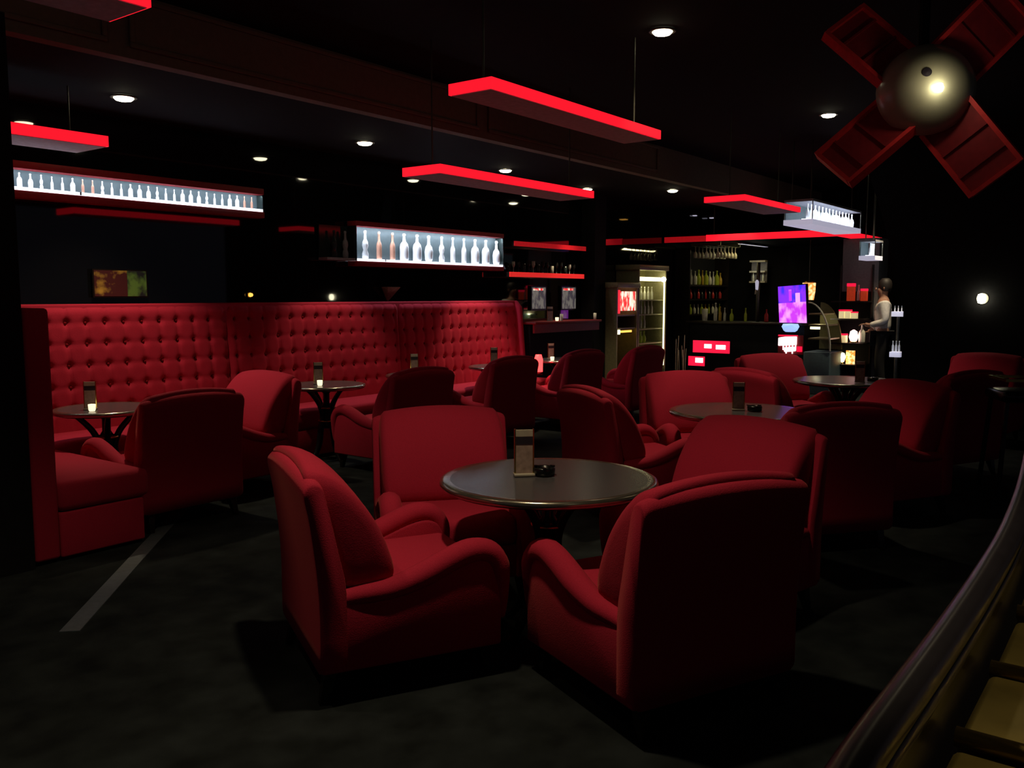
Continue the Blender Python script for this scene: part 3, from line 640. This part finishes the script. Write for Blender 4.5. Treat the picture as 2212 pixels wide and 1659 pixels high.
# curved cake display
n1, _ = on_a(1745, 700, 12.9); n0, _ = on_a(1795, 700, 12.9)
t = thing('curved_display_case', 'quarter round glass display case with yellowish shelves', 'display case', R(12.9, n0, 0), RZ); L = n1-n0
box('base', 'teal_base', 0, .6, 0, L+.05, 0, .62, t, .01)
arc = [(L*math.cos(PI/2*k/10)*-1 + L, .64 + .70*math.sin(PI/2*k/10)) for k in range(11)]
arc = [(y, z) for y, z in arc]
side = [(L, .621)] + [(y, z) for y, z in arc] 
MB().prism([(L, .64)] + arc, .55, .58, 'yz').build('back_panel', 'cab_inside', t)
for k in range(10):
    (y0, z0), (y1, z1) = arc[k], arc[k+1]; MB().tube([(.0, y0, z0), (.0, y1, z1)], .012, 6).build('glass_edge', 'bottle_clear', t)
for z, f in ((.80, .04), (1.0, .14), (1.16, .30)): box('shelf', 'cab_frame', .03, .549, L*f+.02, L, z, z+.02, t); 
box('lamp_tube', 'cab_tube', .06, .10, L*.55, L*.95, .95, .985, t)
ld = bpy.data.lights.new('case_light', 'POINT'); ld.energy = 1.0; ld.color = (1, .9, .55); lo = bpy.data.objects.new('case_light', ld); C.objects.link(lo); lo.parent = t; lo.location = (.2, L*.7, 1.1)
# grey column and the merchandise shelves before it
n1, _ = on_a(1806, 600, 13.6); n0, _ = on_a(1878, 600, 13.6)
struct('trim_5', MB().box(13.9, 14.4, n0-.05, n1, 0, zc), 'grey_panel')
t = thing('merchandise_shelf', 'shelf tower of red and white goods before the grey column', 'shelving', R(13.4, n0, 0), RZ); L = n1-n0
box('back', 'black_wall', .46, .49, 0, L, 0, 1.50, t)
for z in (.42, .74, 1.10, 1.36): box('shelf', 'dark_wood', 0, .459, 0, L, z-.02, z, t)
for v in (0, L-.02): box('upright', 'dark_wood', .4, .459, v, v+.019, 0, 1.9, t)
def goods(px, z, kind, w_, h, m, label):
    n, _ = on_a(px, 700, 13.55)
    n = min(max(n, n0+w_/2+.01), n1-w_/2-.01)
    if kind == 'box':
        o = thing('carton', label, 'carton', R(13.55, n, z+.0005), RZ, 'goods on the shelf tower')
        box('box', m, -.05, .05, -w_/2, w_/2, 0, h, o, .004); box('lid_band', 'sign_red' if m != 'poster_red' else 'card_paper', -.051, .051, -w_/2-.001, w_/2+.001, h*.82, h+.001, o)
    else: bottle(kind, h, m, R(13.55, n, z+.0005), label, 'goods on the shelf tower')
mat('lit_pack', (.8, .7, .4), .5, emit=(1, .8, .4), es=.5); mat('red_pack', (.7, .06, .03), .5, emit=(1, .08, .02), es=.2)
for a in ((1836, 1.36, 'box', .10, .26, 'red_pack', 'tall red carton on the top shelf of the tower'), (1852, 1.36, 'slim', .1, .24, 'bottle_clear', 'pale bottle on the top shelf of the tower'), (1871, 1.36, 'box', .08, .18, 'red_pack', 'short red carton on the top shelf of the tower'),
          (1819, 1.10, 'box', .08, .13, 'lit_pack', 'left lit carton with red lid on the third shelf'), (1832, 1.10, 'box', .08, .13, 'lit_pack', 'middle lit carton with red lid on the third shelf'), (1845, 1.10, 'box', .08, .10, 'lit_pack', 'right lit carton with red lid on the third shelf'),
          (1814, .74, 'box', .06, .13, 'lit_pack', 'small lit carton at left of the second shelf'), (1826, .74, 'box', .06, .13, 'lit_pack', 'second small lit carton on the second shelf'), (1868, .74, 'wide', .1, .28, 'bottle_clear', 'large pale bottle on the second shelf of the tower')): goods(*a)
for px, z, r_, lb in ((1845, .74, .065, 'tall white glowing lamp on the second shelf of the tower'), (1817, .42, .085, 'round yellow glowing lamp on the lowest shelf of the tower')):
    n, _ = on_a(px, 700, 13.5); n = min(max(n, n0+r_+.01), n1-r_-.01)
    o = thing('glow_lamp', lb, 'lamp', R(13.5, n, z+.0005), RZ)
    MB().lathe([(.01, .02), (r_*.7, .03), (r_, r_+.02), (r_*.75, r_*1.9 if z < .5 else r_*2.6), (.01, r_*2.1 if z < .5 else r_*3.0)], 18).build('globe', 'hot_glow' if z > .5 else 'cab_tube', o, smooth=True); MB().lathe([(.05, 0), (.05, .018), (.02, .022)], 16).build('base', 'brass', o)
    if z < .5: box('orange_card', 'art_orange', .06, .07, -.20, -.07, 0, .20, o)

# suspended bottle cases
def hung_case(P, L, W, zb, zt, nb, label, blabel, grp, rods=True):
    a0, n0 = AN(P)
    t = thing('hanging_bottle_case', label, 'display case', R(a0, n0, zb), RZ); Hh = zt-zb
    box('light_tray', 'light_soft', 0, L, 0, W, 0, .06, t); box('top_panel', 'unlit_white', 0, L, 0, W, Hh-.025, Hh, t); box('back_glass', 'display_back', .02, L, W-.02, W-.005, .061, Hh-.026, t)
    for u in (.006, L-.006):
        for v in (.006, W-.006): MB().tube([(u, v, .06), (u, v, Hh-.025)], .006, 6).build('corner_post', 'rod', t)
    ld = bpy.data.lights.new('added_case_fill', 'AREA'); ld.shape = 'RECTANGLE'; ld.size = L*.96; ld.size_y = .02; ld.energy = 2.2*L; ld.color = (.84, .92, 1)  # added fill light to whiten the hung bottles
    lo = bpy.data.objects.new('added_case_fill', ld); C.objects.link(lo); lo.parent = t; lo.location = (L/2, .01, Hh-.04); lo.rotation_euler = (math.radians(30), 0, 0)
    box('light_line', 'light_white', .03, L-.03, .05, .14, .0605, .068, t)
    if rods:
        for u in (.1, L-.1):
            for v in ((.06, W-.06) if u < .2 else (.1,)): MB().tube([(u, v, Hh), (u, v, Z_HIGH-zb)], .008, 6).build('rod', 'rod', t)
    for k in range(nb):
        bottle(['slim', 'flask', 'wide'][k % 3], (Hh-.11), 'bottle_white', R(a0+.10+(L-.2)*k/max(1, nb-1), n0+.095, zb+.0685), blabel, grp)
P = at(1755, 484, 2.26); hung_case(P, 1.95, .34, 2.26, 2.55, 14, 'glass case of lit bottles hanging on rods right of the short slab', 'white lit bottle in the hanging glass case', 'bottles in the hanging case')
P = at(1890, 560, 1.98)*1.0; D_ = ray(1890, 558); P = D_*(12.4/D_.y); P.z += CAM_H; hung_case(P, .4, .22, P.z-.02, P.z+.26, 4, 'small hanging case of lit bottles at the dark wall edge', 'white lit bottle in the small case by the dark wall', 'bottles in the small hanging case')
# lit stands between the person and the dark wall
for (px0, px1, py0, py1, lb) in ((1922, 1944, 740, 772, 'low lit stand of three white bottles beside the dark wall'), (1926, 1950, 664, 684, 'upper lit stand of pale bottles beside the dark wall')):
    sa = 12.7 if 'low' in lb else 13.15
    n1, z1 = on_a(px0, py0, sa); n0, z0 = on_a(px1, py1, sa)
    t = thing('lit_bottle_stand', lb, 'stand', R(sa, n0, 0), RZ); L = n1-n0
    box('lit_block', 'light_soft', 0, .15, 0, L, z0, z0+.07, t); MB().tube([(.08, L/2, 0), (.08, L/2, z0)], .02, 8).build('post', 'lamp_ring', t); box('foot', 'table_black', -.06, .2, -.05, L+.05, 0, .015, t)
    for k in range(3): bottle('slim', .15 if 'low' in lb else .08, 'bottle_white', R(sa+.06, n0+L*(.2+.3*k), z0+.0705), 'white bottle on the %s lit stand by the dark wall' % ('low' if 'low' in lb else 'upper'), 'bottles on lit stands')
    ld = bpy.data.lights.new('stand_light', 'POINT'); ld.energy = .25; ld.color = (.8, .85, 1); lo = bpy.data.objects.new('stand_light', ld); C.objects.link(lo); lo.parent = t; lo.location = (-.12, L/2, z0+.14)

# ------------------------------------------------------------------ wall lamp, windmill, high stool, escalator on the right
n, z = on_a(2121, 645, 10.62)
t = thing('wall_lamp', 'single bright round lamp on the dark right wall', 'wall lamp', R(10.66, n, z), RZ)
MB().lathe([(.06, -.01), (.06, .0)], 20).build('back_plate', 'lamp_ring', t).rotation_euler = (0, PI/2, 0)
MB().lathe([(.005, -.055), (.035, -.045), (.045, 0), (.035, .045), (.005, .055)], 20, (-.06, 0, 0)).build('bulb', 'lamp_lens', t, smooth=True)
D_ = ray(2000, 190); WY = 4.6; P = D_*(WY/D_.y); P.z += CAM_H
wm = thing('windmill', 'dark red decorative windmill with a shiny domed hub, hanging at top right', 'windmill', P, math.radians(-14)); wm.rotation_euler = (math.radians(-8), 0, math.radians(-20))
K = WY/F_PX
MB().lathe([(.001, -.16), (.05, -.156), (.11, -.135), (.17, -.09), (.215, -.03), (.235, .03), (.22, .06), (.001, .065)], 40, (0,0,0), 'y').build('hub_dome', 'dome_metal', wm, smooth=True)
MB().lathe([(.001, -.022), (.016, -.018), (.022, 0), (.016, .018), (.001, .022)], 16, (.045, -.172, -.065)).build('bulb', 'lamp_lens', wm, smooth=True)
ld = bpy.data.lights.new('added_windmill_light', 'POINT'); ld.energy = .6; ld.color = (1, .85, .55); ld.shadow_soft_size = .025  # added light ahead of the bulb, brightens dome and blades
lo = bpy.data.objects.new('added_windmill_light', ld); C.objects.link(lo); lo.parent = wm; lo.location = (.045, -.26, -.065)
MB().lathe([(.001, -.003), (.022, 0), (.001, .004)], 16, (-.01, -.163, .02), 'y').build('hub_cap', 'card_band', wm)
MB().tube([(0, .06, 0), (0, .22, 0), (0, .24, .05), (0, .24, Z_HIGH-P.z+.05)], .03, 10).build('hanger', 'black_wall', wm)
for ang in (47, 135, 222, 306):
    b = MB().box(.17, .56, -.125, .125, -.006, .006).build('blade', 'blade_red', wm)
    b.rotation_euler = (0, 0, 0)
    M = Matrix.Rotation(math.radians(90), 4, 'X') @ Matrix.Rotation(math.radians(ang), 4, 'Z') @ Matrix.Rotation(math.radians(24), 4, 'X')
    b.matrix_local = Matrix.Translation((0, .05, 0)) @ M
    for x0, x1, y0, y1 in ((.17, .58, .125, .147), (.17, .58, -.147, -.125), (.561, .582, -.125, .125)): MB().box(x0, x1, y0, y1, -.03, .03).build('rim_bar', 'blade_rim', b)
    for x in (.32, .46): MB().box(x, x+.012, -.125, .125, .0065, .02).build('slat', 'blade_red', b)
# black high backed stool at the right edge
P = at(2195, 1075, 0)
t = thing('high_back_stool', 'black high backed bar stool at the right edge of the picture', 'stool', (P.x+.12, P.y+.2, 0), math.radians(80))
MB().box(-.2, .2, -.2, .2, .68, .76).build('seat', 'rubber', t, bevel=.03)
MB().rings([[(x, y, .76) for x, y in ((-.2, -.20), (.2, -.20), (.2, -.14), (-.2, -.14))], [(x, y, 1.12) for x, y in ((-.17, -.27), (.17, -.27), (.17, -.23), (-.17, -.23))]]).build('backrest', 'rubber', t, bevel=.02)
for sx in (-1, 1):
    for sy in (-1, 1): MB().tube([(sx*.16, sy*.16, .68), (sx*.2, sy*.2, 0)], .018, 8).build('leg', 'rubber', t)
frame(MB(), -.18, .18, -.18, .18, .02, .26, .28).build('foot_ring', 'brass', t)
for o in list(t.children):
    if o.name.startswith('foot_ring'): o.rotation_euler = (PI/2, 0, 0); o.location = (0, 0, .54) ; o.location.z = .57
# escalator
es = thing('escalator', 'escalator end with black handrail and brass coloured plates at bottom right', 'escalator', (0,0,0), 0)
rail = [(1800, 1740, .96), (1840, 1670, .96), (1890, 1595, .96), (1968, 1487, .96), (2055, 1365, .96), (2130, 1250, .962), (2185, 1150, .97), (2220, 1050, .99), (2238, 950, 1.03), (2250, 850, 1.09)]
path = smooth_path([tuple(at(x, y, z)) for x, y, z in rail], 5)
MB().tube(path, .022, 16, sx=1.1).build('handrail', 'rubber', es, smooth=True)
lowp = [p - Vector((-.008, .0, .034)) for p in path]
MB().tube(lowp, .015, 12).build('handrail_guide', 'rubber', es, smooth=True)
mb = MB(); n = len(path)
for p in path:
    i = len(mb.v); mb.v += [(p.x-.012, p.y, p.z-.05), (p.x+.012, p.y-.006, p.z-.05), (p.x+.012, p.y-.006, 0), (p.x-.012, p.y, 0)]
for k in range(n-1):
    for j in range(4): a, b = 4*k+j, 4*k+(j+1) % 4; mb.f.append((a, b, b+4, a+4))
mb.f += [(0, 1, 2, 3), tuple(4*(n-1)+j for j in (3, 2, 1, 0))]
mb.build('balustrade', 'rubber', es)
def plate(pts, z0, z1, m, name):   # sloping plate between the rail and the right, given by two image edges
    pass
# brass plates stepping down inside the balustrade
for k in range(7):
    i = min(n-2, 3+5*k); p, q = path[i], path[min(n-1, i+5)]
    dx = Vector((q.y-p.y, -(q.x-p.x), 0)).normalized()
    u0 = .03; u1 = .75; z = .84
    A1_, B1_ = p + dx*u0, q + dx*u0; A2, B2 = p + dx*u1, q + dx*u1
    g = (q-p)*.03
    poly = [A1_+g, A2+g, B2-g, B1_-g]
    MB().rings([[(v.x, v.y, z-.06) for v in poly], [(v.x, v.y, z+.008*(k % 2)) for v in poly]]).build('brass_plate', 'brass_plate', es, bevel=.012, seg=3)
    MB().tube([tuple(Vector((A1_.x, A1_.y, z+.012))), tuple(Vector((A2.x, A2.y, z+.012)))], .014, 10).build('plate_lip', 'brass', es, smooth=True)

# ------------------------------------------------------------------ person by the bar
def skin_obj(name, verts, edges, radii, m, parent, root=0, sub=2):
    me = bpy.data.meshes.new(name); me.from_pydata(verts, edges, []); o = bpy.data.objects.new(name, me); C.objects.link(o); o.parent = parent
    o.modifiers.new('skin', 'SKIN').use_smooth_shade = True
    for i, r in enumerate(radii): me.skin_vertices[0].data[i].radius = r if isinstance(r, tuple) else (r, r)
    me.skin_vertices[0].data[root].use_root = True
    s = o.modifiers.new('sub', 'SUBSURF'); s.levels = sub; s.render_levels = sub
    me.materials.append(MATS[m]); return o
P = at(1901, 850, 0)
pe = thing('person', 'standing person in white shirt and black trousers by the shelves', 'person', (P.x, P.y, 0), math.radians(70)); pe.scale = (.95, .95, .95)
# faces local +Y
V = [(0,0,.93), (0,.0,1.10), (0,.01,1.27), (0,0,1.40), (0,.005,1.49), (0,.02,1.56), (0,.02,1.66),
     (.17,0,1.38), (.21,-.03,1.12), (.19,.14,.98), (-.17,0,1.38), (-.22,-.02,1.12), (-.16,.20,1.06),
     (.095,0,.88), (.10,.02,.50), (.10,-.02,.09), (-.095,0,.88), (-.10,.04,.50), (-.10,-.01,.09), (.10,.13,.045), (-.10,.14,.045),
     (.18,.21,.95), (-.14,.27,1.08)]
Ed = [(0,1),(1,2),(2,3),(3,4),(4,5),(5,6),(3,7),(7,8),(8,9),(3,10),(10,11),(11,12),(0,13),(13,14),(14,15),(0,16),(16,17),(17,18),(15,19),(18,20),(9,21),(12,22)]
Rd = [(.16,.11),(.14,.10),(.17,.115),(.12,.08),(.055,.055),(.075,.085),(.08,.095),.065,.047,.034,.065,.047,.034,.085,.062,.045,.085,.062,.045,.035,.035,.030,.030]
skin_obj('body', V, Ed, Rd, 'skin', pe)
shirt = skin_obj('shirt', [V[i] for i in (0,1,2,3,7,8,9,10,11,12)], [(0,1),(1,2),(2,3),(3,4),(4,5),(5,6),(3,7),(7,8),(8,9)], [(.178,.135),(.165,.125),(.195,.14),(.150,.11),.09,.065,.045,.09,.065,.045], 'shirt', pe)
tr = skin_obj('trousers', [V[i] for i in (0,13,14,15,16,17,18)], [(0,1),(1,2),(2,3),(0,4),(4,5),(5,6)], [(.178,.135),.10,.078,.062,.10,.078,.062], 'trouser', pe)
hair = MB().lathe([(.001,.13), (.05,.125), (.085,.09), (.098,.04), (.096,-.02), (.085,-.06), (.07,-.075), (.001,-.05)], 18, (0,-.012,1.655)).build('hair', 'hair', pe, smooth=True)
MB().lathe([(.001,-.02),(.012,-.012),(.014,0),(.001,.03)], 8, (0,.118,1.615)).build('nose', 'skin', pe, smooth=True)
for s in (-1, 1):
    MB().lathe([(.001,-.01),(.010,0),(.001,.01)], 8, (s*.032,.103,1.648)).build('eye', 'card_band', pe, smooth=True)
    MB().lathe([(.001,-.03),(.014,0),(.001,.03)], 8, (s*.086,.01,1.63)).build('ear', 'skin', pe, smooth=True)
    MB().rings([[(s*.10+x, y, z) for x, y, z in ((-.045,-.07,.0),(.045,-.07,.0),(.045,.19,.0),(-.045,.19,.0))], [(s*.10+x, y, z) for x, y, z in ((-.04,-.06,.085),(.04,-.06,.085),(.03,.15,.045),(-.03,.15,.045))]]).build('shoe', 'hair', pe, bevel=.015)
    hx, hy, hz = (V[21] if s > 0 else V[22])
    for f in range(5):
        if f < 4: pts = [(hx+s*(-.024+.016*f)*-1, hy, hz), (hx+s*(-.024+.016*f)*-1, hy+.055, hz-.01), (hx+s*(-.024+.016*f)*-1, hy+.085-.006*abs(f-1.5), hz-.03)]
        else: pts = [(hx-s*.026, hy-.02, hz), (hx-s*.052, hy+.015, hz), (hx-s*.055, hy+.045, hz-.008)]
        MB().tube(pts, [.010, .009, .007], 6).build('finger', 'skin', pe, smooth=True)
box('mouth', 'dark_red_paint', -.02, .02, .105, .112, 1.578, 1.584, pe)
